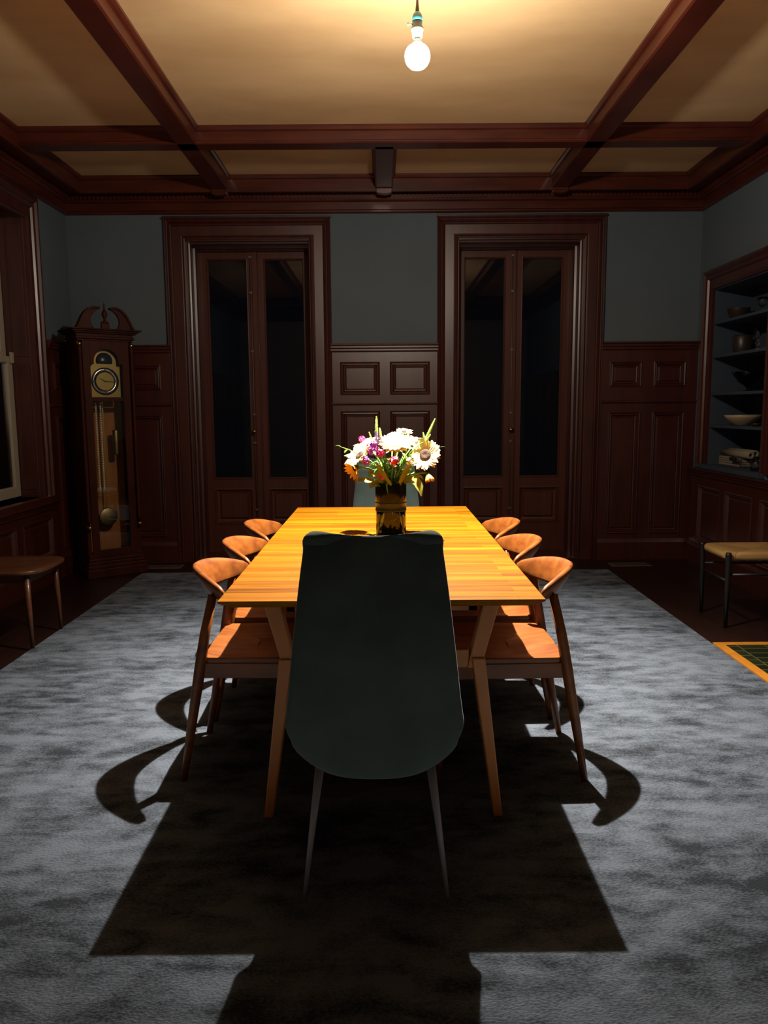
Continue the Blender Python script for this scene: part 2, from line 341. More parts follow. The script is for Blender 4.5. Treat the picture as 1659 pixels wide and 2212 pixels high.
# tall double doors in the back wall
def tall_door(name,a0,a1,label,knob):
    cx=(a0+a1)/2; root=empty(name,(cx,YB,0)); L=lambda a,p,z:(a-cx,-p,z)
    cas=[(0,0),(0,.028),(.010,.034),(.020,.028),(.028,.018),(.034,.022),(.105,.022),(.110,.034),(.118,.040),(.126,.034),(.132,.030),(.138,.048),(.146,.054),(.154,.048),(.158,.040),(.165,.046),(.170,.036),(.170,0)]
    MB().ring(cas,a0,a1,0,DH,L,True).build('casing',M['mahog'],root)
    MB().box(a0-.175,a1+.175,0,.055,DH+.165,DH+.18,L).build('casing_cap',M['mahog'],root,bevel=.004)
    b=MB(); T=.008
    b.box(a0,a0+T,-.39,0,0,DH,L).box(a1-T,a1,-.39,0,0,DH,L).box(a0,a1,-.39,0,DH-T,DH,L)
    b.ring([(-T,-.05),(-.02,-.055),(-.024,-.07),(-.018,-.085),(-T,-.09)],a0,a1,0,DH,L,True)
    b.ring([(-T,-.20),(-.026,-.205),(-.032,-.22),(-.026,-.24),(-.03,-.26),(-.03,-.34),(-T,-.34)],a0,a1,0,DH,L,True)
    b.build('jamb',M['mahog'],root)
    MB().box(a0,a1,-.40,.03,0,.018,L).build('threshold',M['mahog'],root,bevel=.004)
    z0,z1=.018,2.665; x0,x1=a0+.012,a1-.012; xm=cx-.012*0
    for i,(l0,l1) in enumerate(((x0,xm-.002),(xm+.002,x1))):
        st=.078; g0=l0+(.075 if i==0 else .068); g1=l1-(.068 if i==0 else .075); gz0,gz1=.683,2.60
        P0,P1=-.39,-.345
        b=MB(); b.box(l0,g0,P0,P1,z0,z1,L).box(g1,l1,P0,P1,z0,z1,L).box(g0,g1,P0,P1,gz1,z1,L).box(g0,g1,P0,P1,.60,gz0,L)
        b.box(g0,g1,P0,P1,z0,.275,L).box(g0,g1,P0,P1-.02,.275,.60,L)
        b.ring([(0,P1-.022),(0,P1+.004),(-.006,P1+.006),(-.012,P1-.006),(-.014,P1-.018)],g0,g1,gz0,gz1,L)
        leaf=b.build('door_leaf',M['leaf_wood'],root)
        MB().box(g0-.002,g1+.002,P0+.018,P0+.024,gz0-.002,gz1+.002,L).build('glass_pane',M['pane'],leaf)
        b=MB(); b.ring([(0,P1-.02),(0,P1+.006),(-.010,P1+.008),(-.018,P1-.004),(-.026,P1-.012),(-.045,P1-.018)],g0,g1,.275,.60,L)
        b.ring([(-.045,P1-.02),(-.06,P1-.004)],g0,g1,.275,.60,L); b.box(g0+.06,g1-.06,P1-.02,P1-.004,.335,.54,L)
        b.build('raised_panel',M['leaf_wood'],leaf)
    b=MB(); b.box(xm-.028,xm+.028,-.347,-.332,z0,z1,L).extr([(-.334,z0),(-.334,z0)],0,0,L) if False else b.box(xm-.028,xm+.028,-.347,-.332,z0,z1,L)
    b.path([L(xm+.02,-.332,z0),L(xm+.02,-.332,z1)],.006,8)
    b.build('meeting_strip',M['leaf_wood'],root,bevel=.002)
    xr=xm-.035*0-.04 if knob<0 else xm-.012
    b=MB(); b.path([L(xr,-.325,.35),L(xr,-.325,2.62)],.005,8)
    for z in (.4,1.0,1.25,1.8,2.3,2.6): b.box(xr-.012,xr+.012,-.346,-.319,z,z+.018,L)
    rod=b.build('bolt_rod',M['vent'],root)
    b=MB(); b.lathe([(.0001,.0),(.007,.0),(.007,.018),(.014,.024),(.024,.036),(.025,.044),(.018,.052),(.0001,.055)],16,fn=lambda x,y,z:L(xr+x,-.325+z,1.112+y*.55))
    b.build('knob',M['brass'],rod)
    return struct(root,label,'door')
tall_door('door_1',*D1,'tall glazed double door left of the centre panelling',-1)
tall_door('door_2',*D2,'tall glazed double door right of the centre panelling',1)
# window in the left wall
root=empty('window_1',(XL,(WY0+WY1)/2,WZ0)); LW=lambda a,p,z:(p,a-(WY0+WY1)/2,z-WZ0)
cas=[(0,0),(0,.028),(.012,.036),(.022,.028),(.03,.02),(.09,.02),(.10,.034),(.115,.042),(.13,.034),(.145,.05),(.165,.05),(.185,.042),(.185,0)]
MB().ring(cas,WY0,WY1,WZ0-.04,WZ1-.06,LW,True).build('casing',M['mahog'],root)
b=MB(); b.box(WY1-.008,WY1,-.24,0,WZ0,WZ1,LW).box(WY0,WY0+.008,-.24,0,WZ0,WZ1,LW).box(WY0,WY1,-.24,0,WZ1-.008,WZ1,LW)
for z0,z1 in ((WZ0+.06,1.62),(1.70,WZ1-.1)):
    b.box(WY1-.014,WY1-.008,-.125,-.02,z0,z1,LW)
b.build('jamb',M['mahog'],root,bevel=.002)
MB().box(WY0-.19,WY1+.19,-.24,.06,WZ0-.045,WZ0,LW).build('window_sill',M['mahog'],root,bevel=.006)
for nm,z0,z1,p in (('lower_sash',WZ0+.01,1.70,-.175),('upper_sash',1.66,WZ1-.01,-.215)):
    b=MB(); y0,y1=WY0+.012,WY1-.012; w=.07
    b.box(y0,y0+w,p,p+.038,z0,z1,LW).box(y1-w,y1,p,p+.038,z0,z1,LW).box(y0+w,y1-w,p,p+.038,z0,z0+w,LW).box(y0+w,y1-w,p,p+.038,z1-.045,z1,LW)
    b.ring([(0,p),(-.012,p),(-.006,p+.034),(0,p+.036)],y0+w,y1-w,z0+w,z1-.045,LW)
    if nm=='lower_sash': b.box(y1-.04,y1,p+.038,p+.055,z1-.05,z1+.03,LW)
    s=b.build(nm,M['white'],root,bevel=.003)
    MB().box(y0+w-.003,y1-w+.003,p+.015,p+.02,z0+w-.003,z1-.042,LW).build('glass_pane',M['pane'],s)
struct(root,'white sash window in a mahogany casing at the left edge','window')
# built-in niche with shelves
root=empty('shelf_niche',(XR,(NY0+NY1)/2,NZ0)); cy=(NY0+NY1)/2; LN=lambda a,p,z:(-p,a-cy,z-NZ0)
b=MB(); d=-.30
b.box(NY0,NY1,d-.01,d,NZ0,NZ1,LN).box(NY1-.01,NY1,d,-.001,NZ0,NZ1,LN).box(NY0,NY0+.01,d,-.001,NZ0,NZ1,LN).box(NY0,NY1,d,-.001,NZ1-.01,NZ1,LN).box(NY0,NY1,d,-.001,NZ0,NZ0+.006,LN)
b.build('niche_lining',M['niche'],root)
cas=[(0,0),(0,.02),(.012,.028),(.025,.02),(.035,.016),(.075,.016),(.085,.03),(.10,.038),(.115,.03),(.13,.045),(.15,.04),(.15,0)]
MB().ring(cas,NY0+.01,NY1-.012,NZ0+.005,NZ1,LN,True).build('casing',M['mahog'],root)
for z in (1.155,1.41,1.703,1.965):
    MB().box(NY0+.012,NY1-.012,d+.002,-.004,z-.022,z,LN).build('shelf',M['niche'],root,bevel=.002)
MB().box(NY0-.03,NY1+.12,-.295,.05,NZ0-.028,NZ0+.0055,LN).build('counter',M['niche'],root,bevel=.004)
tag(root,'shelved niche with blue lining and mahogany casing in the right wall','shelf')
# ---------------------------------------------------------------- carpet, vents, hearth
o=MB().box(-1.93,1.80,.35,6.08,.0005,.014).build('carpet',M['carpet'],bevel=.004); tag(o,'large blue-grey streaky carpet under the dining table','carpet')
def vent(x0,x1,y0,y1,label):
    r=empty('floor_vent',((x0+x1)/2,(y0+y1)/2,0)); w=(x1-x0)/2; h=(y1-y0)/2
    MB().ring([(0,.001),(0,.006),(.012,.006),(.016,.001)],-w,w,-h,h,lambda a,p,z:(a,z,p)).build('vent_frame',M['vent'],r)
    b=MB(); x=-w
    while x<w: b.box(x,x+.007,-h,h,.0015,.005); x+=.015
    b.build('grille',M['vent'],r); tag(r,label,'vent','floor vents by the back wall')
vent(-1.98,-1.70,6.32,6.42,'bronze floor vent in front of the left door, beside the clock'); vent(1.90,2.20,6.27,6.37,'bronze floor vent in front of the right corner panelling')
r=empty('hearth',(2.22,3.3,0))
MB().box(1.86,XR-.06,2.35,4.08,.0005,.012,lambda x,y,z:(x-2.22,y-3.3,z)).build('tile_bed',M['tile'],r)
Lh=lambda a,p,z:(a-2.22,z-3.3,p)
MB().ring([(0,.0005),(0,.013),(-.05,.013),(-.05,.0005)],1.812,XR-.055,2.30,4.13,Lh).build('border',M['hearthwood'],r,bevel=.002)
tag(r,'dark green tiled hearth with a bright oak border at the right','hearth')
# ---------------------------------------------------------------- hanging bulb
BX,BY,BZ=.149,3.27,2.682
r=empty('pendant_bulb',(BX,BY,ZC))
dz=BZ-ZC
MB().lathe([(.0001,0),(.055,-.001),(.055,-.02),(.02,-.035),(.0001,-.036)],24).build('ceiling_rose',M['brassdull'],r)
MB().path([(0,0,-.03),(0,0,dz+.185)],.0033,8).build('cord',M['cord'],r)
MB().lathe([(.0045,dz+.205),(.005,dz+.19),(.0075,dz+.168),(.0075,dz+.160),(.001,dz+.160)],12).build('strain_relief',M['cord'],r)
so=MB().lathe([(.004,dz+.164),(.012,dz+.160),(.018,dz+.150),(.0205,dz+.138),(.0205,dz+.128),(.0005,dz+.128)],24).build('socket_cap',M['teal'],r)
b=MB().lathe([(.0005,dz+.1285),(.019,dz+.1285),(.019,dz+.108),(.024,dz+.104),(.025,dz+.094),(.021,dz+.090),(.0205,dz+.070),(.018,dz+.066),(.0005,dz+.066)],24)
so=b.build('socket_shell',M['tealpale'],r)
b=MB().path([(-.015,0,dz+.117),(-.034,0,dz+.117)],.0025,8); b.lathe([(.0001,-.003),(.004,-.003),(.0075,0),(.004,.003),(.0001,.003)],12,fn=lambda x,y,z:(-.036+z,x,dz+.117+y)); b.build('switch_key',M['tealpale'],so)
bulb=MB().lathe([(.026,.0385),(.034,.034),(.042,.025),(.048,.012),(.050,-.002),(.048,-.016),(.041,-.031),(.030,-.042),(.015,-.049),(.0001,-.051)],32,o=(0,0,dz)).build('bulb',emis('lit frosted bulb glass',(1,.90,.76),560,True),r)
MB().lathe([(.0001,.0655),(.0135,.0655),(.0145,.058),(.020,.048),(.027,.039),(.027,.0365),(.0001,.0365)],24,o=(0,0,dz)).build('bulb_base',mat('grey bulb collar',(.08,.08,.08),.5),bulb)
ld=bpy.data.lights.new('bulb_beam','SPOT'); ld.energy=1500; ld.color=(1,.92,.80); ld.shadow_soft_size=.014; ld.spot_size=math.radians(97); ld.spot_blend=1
lo=bpy.data.objects.new('bulb_beam',ld); COL.objects.link(lo); lo.parent=bulb; lo.location=(0,0,dz)
tag(r,'bare lit bulb hanging on a cord from the ceiling','lamp')
# ---------------------------------------------------------------- table
TX,TZ=-.006,.765
r=empty('dining_table',(TX,3.27,0))
def topslab(y0,y1,b0,b1):
    # underside chamfered round the outer edges
    w=.464; z1=TZ; z0=TZ-.026; e=.03
    ya,yb=(y0+e*b0),(y1-e*b1)
    v=[(-w,y0,z1),(w,y0,z1),(w,y1,z1),(-w,y1,z1),(-w,y0,z1-.007),(w,y0,z1-.007),(w,y1,z1-.007),(-w,y1,z1-.007),(-w+e,ya,z0),(w-e,ya,z0),(w-e,yb,z0),(-w+e,yb,z0)]
    return MB().add([(x,y-3.27,z) for x,y,z in v],[(0,1,2,3),(0,4,5,1),(1,5,6,2),(2,6,7,3),(3,7,4,0),(4,8,9,5),(5,9,10,6),(6,10,11,7),(7,11,8,4),(8,11,10,9)])
topslab(2.131,2.92,1,0).build('tabletop_end',M['table'],r,bevel=.002)
topslab(2.922,3.648,0,0).build('extension_leaf',M['table'],r,bevel=.001)
topslab(3.65,4.233,0,1).build('tabletop_end',M['table'],r,bevel=.002)
b=MB(); ya,yb=2.38-3.27,4.08-3.27
b.box(-.30,-.275,ya,yb,.668,.738).box(.275,.30,ya,yb,.668,.738).box(-.30,.30,ya,ya+.025,.668,.738).box(-.30,.30,yb-.025,yb,.668,.738)
b.build('apron',M['tablewood_leg'],r)
for sy,y in ((-1,2.335-3.27),(1,4.125-3.27)):
    for sx in (-1,1):
        def quad(p0,w0,p1,w1,d=.028):
            (x0,z0),(x1,z1)=p0,p1; vs=[]
            for (x,z,w) in ((x0,z0,w0),(x1,z1,w1)): vs+=[(sx*(x-w),y-d,z),(sx*(x+w),y-d,z),(sx*(x+w),y+d,z),(sx*(x-w),y+d,z)]
            return vs,[(0,1,2,3),(4,5,6,7),(0,1,5,4),(1,2,6,5),(2,3,7,6),(3,0,4,7)]
        b=MB(); b.add(*quad((.365,.0145),.014,(.298,.535),.021)); b.build('leg',M['tablewood_leg'],r,bevel=.004)
        b=MB(); b.add(*quad((.285,.50),.022,(.345,.7385),.026,.02)); b.build('leg_brace',M['tablewood_leg'],r,bevel=.004)
    MB().box(-.27,.27,y-.015,y+.015,.50,.56).build('stretcher',M['tablewood_leg'],r,bevel=.004)
tag(r,'long honey-coloured wooden dining table in the middle of the carpet','table')
# ---------------------------------------------------------------- wooden elbow chairs
def sweep_c(pts,h,w,lean,n=14):
    b=MB(); vs=[]; N=len(pts)
    for i,p in enumerate(pts):
        t=(Vector(pts[min(i+1,N-1)])-Vector(pts[max(i-1,0)])).normalized(); out=Vector((t.y,-t.x,0)).normalized()
        up=Vector((0,0,1))
        c,s=math.cos(lean[i]),-math.sin(lean[i]); U=(up*c+out*s); O=(out*c-up*s)
        for k in range(n):
            a=2*PI*k/n; ca,sa=math.cos(a),math.sin(a)
            e=.75; x=abs(ca)**e*(1 if ca>0 else -1); y=abs(sa)**e*(1 if sa>0 else -1)
            vs.append(Vector(p)+O*(x*w[i]/2*(1+.35*y))+U*(y*h[i]/2))
    fs=[(i*n+k,i*n+(k+1)%n,(i+1)*n+(k+1)%n,(i+1)*n+k) for i in range(N-1) for k in range(n)]
    b.add(vs,fs,True); b.add([],[]); b.f+= [list(range(n)),list(range((N-1)*n,N*n))]; b.sm+=[True,True]; b.mi+=[0,0]; return b
CW=M['chairwood']
def make_chair():
    r=empty('dining_chair',(0,0,0))
    # x towards the front, origin on the floor between the back feet
    for s in (-1,1):
        MB().path([(0,s*.20,.014),(.037,s*.206,.22),(.073,s*.208,.42),(.093,s*.202,.54),(.120,s*.182,.672)],[.0115,.0165,.0195,.0175,.015],14).build('back_leg',CW,r)
        MB().path([(.515,s*.225,.014),(.50,s*.222,.25),(.49,s*.22,.42)],[.011,.016,.020],14).build('front_leg',CW,r)
    # seat
    out=[]
    R=[(.082,-.12),(.078,0),(.081,.12),(.083,.175),(.089,.203),(.105,.213),(.20,.216),(.35,.222),(.50,.228),(.53,.222),(.545,.20),(.55,0),(.545,-.20),(.53,-.222),(.50,-.228),(.35,-.222),(.20,-.216),(.105,-.213),(.089,-.203),(.083,-.175)]
    cx=.30; n=len(R); vs=[]; fs=[]
    rings=((1,.443),(1,.460),(.99,.4625),(.8,.457),(.55,.449),(.25,.446))
    for k,z in rings:
        for x,y in R: vs.append((cx+(x-cx)*k,y*k,z+ (.004*math.cos(y*14) if k<.9 else 0)))
    for i in range(len(rings)-1):
        for k in range(n): fs.append((i*n+k,i*n+(k+1)%n,(i+1)*n+(k+1)%n,(i+1)*n+k))
    fs.append(tuple(range(n))); fs.append(tuple((len(rings)-1)*n+k for k in range(n)))
    MB().add(vs,fs,True).build('seat',CW,r,bevel=.003)
    b=MB()
    for s in (-1,1):
        vs=[(.065,s*.211,.388),(.065,s*.189,.388),(.065,s*.189,.4425),(.065,s*.211,.4425),(.49,s*.226,.388),(.49,s*.204,.388),(.49,s*.204,.4425),(.49,s*.226,.4425)]
        b.add(vs,[(0,1,2,3),(4,5,6,7),(0,1,5,4),(1,2,6,5),(2,3,7,6),(3,0,4,7)])
    b.box(.085,.105,-.19,.19,.395,.442).box(.475,.495,-.205,.205,.388,.442)
    b.build('seat_frame',CW,r,bevel=.003)
    # curved back and arms
    pts=[];h=[];w=[];ln=[]
    N=32
    for i in range(N+1):
        t=-1+2*i/N; q=abs(t)
        pts.append((.046+.124*q**1.75, .243*t*(1-.03*q), .684+.020*(1-q**2)))
        k=1-q**2.4; h.append(.042+.066*k if q<.99 else .028); w.append((.016+.009*(1-q**2)) if q<.99 else .011); ln.append(.18+.34*(1-q**1.5))
    sweep_c(pts,h,w,ln).build('back_rest',CW,r)
    return r
chair=make_chair()
spots=[(-.705,2.77,0,'left','nearest the camera'),(-.705,3.285,0,'left','middle of the three'),(-.705,3.81,0,'left','farthest from the camera'),
       (.695,2.745,PI,'right','nearest the camera'),(.695,3.285,PI,'right','middle of the three'),(.695,3.81,PI,'right','farthest from the camera')]
for i,(x,y,rz,side,wh) in enumerate(spots):
    o=chair if i==0 else copy_tree(chair)
    o.location=(x,y,.0); o.rotation_euler=(0,0,rz)
    tag(o,'walnut elbow chair on the %s side of the table, %s'%(side,wh),'chair','wooden chairs along the long sides of the table')
# ---------------------------------------------------------------- green upholstered chairs
def make_green():
    r=empty('upholstered_chair',(0,0,0))      # front towards +y ; origin on the floor below the back feet
    # shell: sheet of (u across, v along) with thickness
    cols=13; V=[]
    def pt(u,v):
        # v 0..1 back top to seat junction, 1..2 seat
        if v<=1:
            z=.992-.637*v+ .10*abs(u)**3*max(0,(v-.65)/.35)**1.5; yy=.0-.035*math.sin(v*PI*.8); hw=.174+.064*min(1,v*1.15)**.8-.014*max(0,(v-.85)/.15)**2
            if v<.045:
                q=1-v/.045; hw=hw-.022*(1-math.sqrt(max(0,1-q*q)))
            yy+= .030*(abs(u)**2.2)*(1-.3*v)     # wraps forward at the sides
            z+= -.006*(1-abs(u)**2)*(1 if v<.05 else 0)
        else:
            q=v-1; a=min(1,q*3)*PI/2
            yy=-.0206+.045*(1-math.cos(min(1,q*4)*PI/2))+(q*.43); z=.355-.042*math.sin(min(1,q*5)*PI/2)+.035*max(0,q-.3)
            hw=.224-.02*max(0,q-.6); 
            if q>.85: hw-=.04*((q-.85)/.15)**2
            z+= .10*(abs(u)**3)*(1-.6*q)
        return u*hw,yy,z
    vs=[0,.015,.035,.065,.10,.18,.28,.38,.48,.58,.68,.78,.86,.93,1.0,1.06,1.14,1.25,1.4,1.6,1.75,1.88,1.95,2.0]
    T=.045
    P=[[Vector(pt(-1+2*c/(cols-1),v)) for c in range(cols)] for v in vs]
    # bottom corner rounding where back meets seat
    R=len(vs); outer=[];inner=[]
    for i in range(R):
        for c in range(cols):
            p=P[i][c]; du=P[i][min(c+1,cols-1)]-P[i][max(c-1,0)]; dv=P[min(i+1,R-1)][c]-P[max(i-1,0)][c]
            n=du.cross(dv).normalized()           # towards the inside (front / up)
            e=1-max(0,abs(-1+2*c/(cols-1))-.8)/.2*.55
            f=.55 if i in (0,R-1) else (.8 if i in (1,R-2) else 1)
            if n.y<0 and n.z<=.2 or n.z<-.2: n=-n
            outer.append(p); inner.append(p+n*T*min(e,1)*f)
    b=MB(); NV=R*cols; fs=[]
    for i in range(R-1):
        for c in range(cols-1):
            a=i*cols+c; fs.append((a,a+1,a+cols+1,a+cols)); fs.append((NV+a,NV+a+1,NV+a+cols+1,NV+a+cols))
    for i in range(R-1):
        for c in (0,cols-1):
            a=i*cols+c; fs.append((a,a+cols,NV+a+cols,NV+a))
    for c in range(cols-1):
        for i in (0,R-1):
            a=i*cols+c; fs.append((a,a+1,NV+a+1,NV+a))
    b.add(outer+inner,fs,True); b.build('shell',M['fabric'],r,sub=1)
    # seat cushion
    Q=[]; n=24; rings=((.92,.352),(1,.37),(1,.40),(.95,.418),(.6,.428),(.2,.430)); vv=[]
    for k,z in rings:
        for t in range(n):
            a=2*PI*t/n; ca,sa=math.cos(a),math.sin(a); x=abs(ca)**.5*(1 if ca>0 else -1)*.195*k; y=.30+abs(sa)**.5*(1 if sa>0 else -1)*.20*k; vv.append((x,y,z+.02))
    ff=[(i*n+k,i*n+(k+1)%n,(i+1)*n+(k+1)%n,(i+1)*n+k) for i in range(len(rings)-1) for k in range(n)]+[tuple(range(n)),tuple((len(rings)-1)*n+k for k in range(n))]
    MB().add(vv,ff,True).build('seat_cushion',M['fabric'],r)
    b=MB(); b.box(-.14,.14,.14,.16,.306,.322).box(-.14,.14,.36,.38,.31,.335).box(-.01,.01,.15,.37,.306,.322); b.build('seat_frame',M['dkmetal'],r)
    for sx in (-1,1):
        MB().path([(sx*.190,-.01,.014),(sx*.168,.045,.20),(sx*.150,.10,.345)],[.0055,.009,.013],12).build('back_leg',M['dkmetal'],r)
        MB().path([(sx*.20,.46,.014),(sx*.175,.41,.20),(sx*.150,.37,.345)],[.0055,.009,.013],12).build('front_leg',M['dkmetal'],r)
    return r
g=make_green(); g.location=(-.026,1.91,0)
tag(g,'tall dark green velvet chair seen from behind at the near table end','chair','green velvet chairs at the table ends')
g2=copy_tree(g); g2.location=(.02,4.86,0); g2.rotation_euler=(0,0,PI)
tag(g2,'dark green velvet chair at the far table end behind the flowers','chair','green velvet chairs at the table ends')
# ---------------------------------------------------------------- side seats by the walls
r=empty('woven_stool',(2.25,4.63,0)); 
def cushion(w,d,z0,z1,n=40,e=.28):
    vv=[]; rings=((.93,z0),(.99,z0+.008),(1,(z0+z1)/2),(.99,z1-.008),(.95,z1-.001),(.6,z1-.006),(.2,z1-.010))
    for k,z in rings:
        for t in range(n):
            a=2*PI*t/n; ca,sa=math.cos(a),math.sin(a); vv.append((abs(ca)**e*(1 if ca>0 else -1)*w*k,abs(sa)**e*(1 if sa>0 else -1)*d*k,z))
    ff=[(i*n+k,i*n+(k+1)%n,(i+1)*n+(k+1)%n,(i+1)*n+k) for i in range(len(rings)-1) for k in range(n)]+[tuple(range(n)),tuple((len(rings)-1)*n+k for k in range(n))]
    return MB().add(vv,ff,True)
cushion(.245,.185,.405,.452).build('seat',M['cordseat'],r)
for sx in (-1,1):
    for sy in (-1,1):
        MB().path([(sx*.225,sy*.175,.002),(sx*.228,sy*.18,.25),(sx*.232,sy*.186,.44),(sx*.232,sy*.186,.452)],[.011,.014,.018,.015],14).build('leg',M['black'],r)
b=MB()
for sy in (-1,1): b.path([(-.225,sy*.178,.32),(.225,sy*.178,.32)],.008,8)
for sx in (-1,1): b.path([(sx*.226,-.178,.28),(sx*.226,.178,.28)],.008,8)
b.build('stretcher',M['black'],r)
tag(r,'black-legged stool with tan woven cord seat by the right wall','stool')
CW2=mat('dull brown chair wood',(.10,.034,.012),.4,coat=.15,var=((3,12,12),2.2,4),col2=(.07,.022,.008))
r=empty('side_chair',(-2.10,4.30,0))
n=36; vv=[]; rings=((.97,.425),(1,.430),(1,.442),(.985,.448),(.8,.444),(.4,.436),(.1,.434))
for k,z in rings:
    for t in range(n):
        a=2*PI*t/n; ca,sa=math.cos(a),math.sin(a); vv.append((abs(ca)**.55*(1 if ca>0 else -1)*.245*k,abs(sa)**.5*(1 if sa>0 else -1)*.245*k,z))
ff=[(i*n+k,i*n+(k+1)%n,(i+1)*n+(k+1)%n,(i+1)*n+k) for i in range(len(rings)-1) for k in range(n)]+[tuple(range(n)),tuple((len(rings)-1)*n+k for k in range(n))]
MB().add(vv,ff,True).build('seat',CW2,r)
for sy in (-1,1):
    MB().path([(.175,sy*.19,.002),(.17,sy*.187,.22),(.165,sy*.182,.425)],[.010,.014,.016],12).build('front_leg',CW2,r)
    MB().path([(-.20,sy*.18,.002),(-.19,sy*.18,.42),(-.24,sy*.18,.78)],[.010,.016,.012],12).build('back_leg',CW2,r)
b=MB(); b.box(-.18,.165,-.185,-.165,.375,.425).box(-.18,.165,.165,.185,.375,.425).box(.15,.17,-.17,.17,.375,.425).box(-.19,-.17,-.17,.17,.375,.425); b.build('seat_frame',CW2,r,bevel=.002)
b=MB().path([(-.235,-.2,.72),(-.26,-.1,.725),(-.268,0,.725),(-.26,.1,.725),(-.235,.2,.72)],[.02,.026,.028,.026,.02],12); b.build('back_rest',CW2,r)
tag(r,'dim wooden side chair with rounded seat at the left edge by the window','chair')
# ---------------------------------------------------------------- longcase clock
r=empty('longcase_clock',(-2.125,6.07,0),math.radians(38))
CWD=M['clockwood']; W=.212; D=.27        # local x across, y into the case, front at y=0
def bx(*a): return MB().box(*a)
b=MB(); b.box(-.24,.24,-.04,D+.03,.0005,.07).box(-.232,.232,-.032,D+.025,.07,.10).box(-.226,.226,-.022,D+.01,.10,.125).box(-.218,.218,-.012,D+.01,.125,.15)
b.build('base',CWD,r,bevel=.006)
b=MB(); z0,z1=.15,1.84
b.box(-W,-W+.03,.02,D,z0,z1).box(W-.03,W,.02,D,z0,z1)            # side posts
b.box(-W,W,.0,.02,z0,z0+.03)
b.box(-W+.028,W-.028,D-.012,D,z0,z1).box(-W,W,.0,D,z1-.01,z1+.02).build('case',CWD,r,bevel=.003)
b=MB(); b.box(-W+.028,W-.028,D-.022,D-.012,z0+.01,1.45); b.build('back_panel',M['amber'],r)
# door : frame with arched upper opening
b=MB(); f0,f1=-.002,.018; xi=.122
b.box(-W+.035,-xi,f0,f1,.165,1.83).box(xi,W-.035,f0,f1,.165,1.83).box(-xi,xi,f0,f1,.165,.215)
arch=[(-xi,1.655)]+[(-.095,1.655)]+[(-.095*math.cos(t*PI/12),1.675+.095*math.sin(t*PI/12)) for t in range(13)]+[(.095,1.655),(xi,1.655)]
n=len(arch); vs=[(x,y,z) for y in (f0,f1) for (x,z) in arch]+[(x,y,1.83) for y in (f0,f1) for (x,z) in arch]
fs=[(i,i+1,2*n+i+1,2*n+i) for i in range(n-1)]+[(n+i,n+i+1,3*n+i+1,3*n+i) for i in range(n-1)]+[(i,i+1,n+i+1,n+i) for i in range(n-1)]+[(2*n+i,2*n+i+1,3*n+i+1,3*n+i) for i in range(n-1)]
b.add(vs,fs); b.box(-xi,xi,.0,.022,1.375,1.405)
door=b.build('door',CWD,r,bevel=.002)
MB().box(-xi-.004,xi+.004,.008,.011,.21,1.80).build('glass_pane',M['pane'],door)
# columns
for s in (-1,1):
    MB().lathe([(.016,.44),(.018,.45),(.014,.47),(.0145,1.1),(.014,1.74),(.018,1.76),(.016,1.79)],16,o=(s*(W-.014),-.008,0)).build('column',CWD,r)
    for z in (1.79,.385):
        MB().lathe([(.0001,-.001),(.014,0),(.019,.010),(.019,.018),(.013,.028),(.0001,.029)],16,o=(s*(W-.014),-.008,z)).build('column_cap',M['brass'],r)
# dial
b=MB(); ar=[(-.118,1.40),(.118,1.40),(.118,1.652),(.092,1.652),(.092,1.665)]+[(.092*math.cos(t*PI/14),1.675+.092*math.sin(t*PI/14)) for t in range(15)]+[(-.092,1.665),(-.092,1.652),(-.118,1.652)]
n=len(ar); b.add([(x,y,z) for y in (.05,.058) for x,z in ar],[tuple(range(n)),tuple(range(n,2*n))]+[(i,(i+1)%n,n+(i+1)%n,n+i) for i in range(n)])
dial=b.build('dial',M['brassdull'],r)
b=MB().lathe([(.070,.0),(.070,.004),(.106,.004),(.106,.0)],40,fn=lambda x,y,z:(x,.0495-z,1.528+y),close=True); b.build('chapter_ring',M['silver'],dial)
b=MB()
for h in range(12):
    a=h*PI/6; c,s=math.cos(a),math.sin(a)
    for k in ((0,) if h%3 else (-.005,.0,.005)):
        b.add([(c*rr-s*(t+k),.0449,1.528+s*rr+c*(t+k)) for rr,t in ((.076,-.0018),(.100,-.0018),(.100,.0018),(.076,.0018))],[(0,1,2,3)])
tag(b.build('numerals',M['black'],dial),kind='stuff')
b=MB()
for a,l in ((math.radians(-3),.080),(math.radians(150),.050)):
    c,s=math.cos(a),math.sin(a); b.add([(c*rr-s*t,.0435,1.528+s*rr+c*t) for rr,t in ((-.01,-.003),(l,-.001),(l,.001),(-.01,.003))],[(0,1,2,3)])
b.build('hands',M['black'],dial)
MB().lathe([(.0001,.0),(.064,.0),(.064,.003),(.0001,.0035)],28,fn=lambda x,y,z:(x,.0495-z,1.684+max(y,-.022))).build('moon_dial',mat('blue black enamel',(.01,.012,.02),.3),dial)
# pendulum and weights
b=MB(); b.box(-.006,.006,.145,.149,.53,1.40); b.build('pendulum_rod',M['brassdull'],r)
MB().lathe([(.0001,-.006),(.066,-.005),(.074,0),(.066,.005),(.0001,.006)],36,fn=lambda x,y,z:(x,.145-z,.455+y)).build('pendulum_bob',M['brassdull'],r)
for x,yy in ((-.070,.09),(-.035,.09)):
    b=MB(); z=1.36; kk=0
    while z>.68:
        b.lathe([(.0015,.0045),(.006,.002),(.006,-.002),(.0015,-.0045)],8,o=(x,yy,z)); z-=.0135; kk+=1
    b.build('chain',M['chain'],r)
MB().lathe([(.0001,0),(.024,.002),(.026,.01),(.026,.19),(.024,.198),(.0001,.2)],20,o=(.085,.12,.95)).build('weight',M['brassdull'],r)
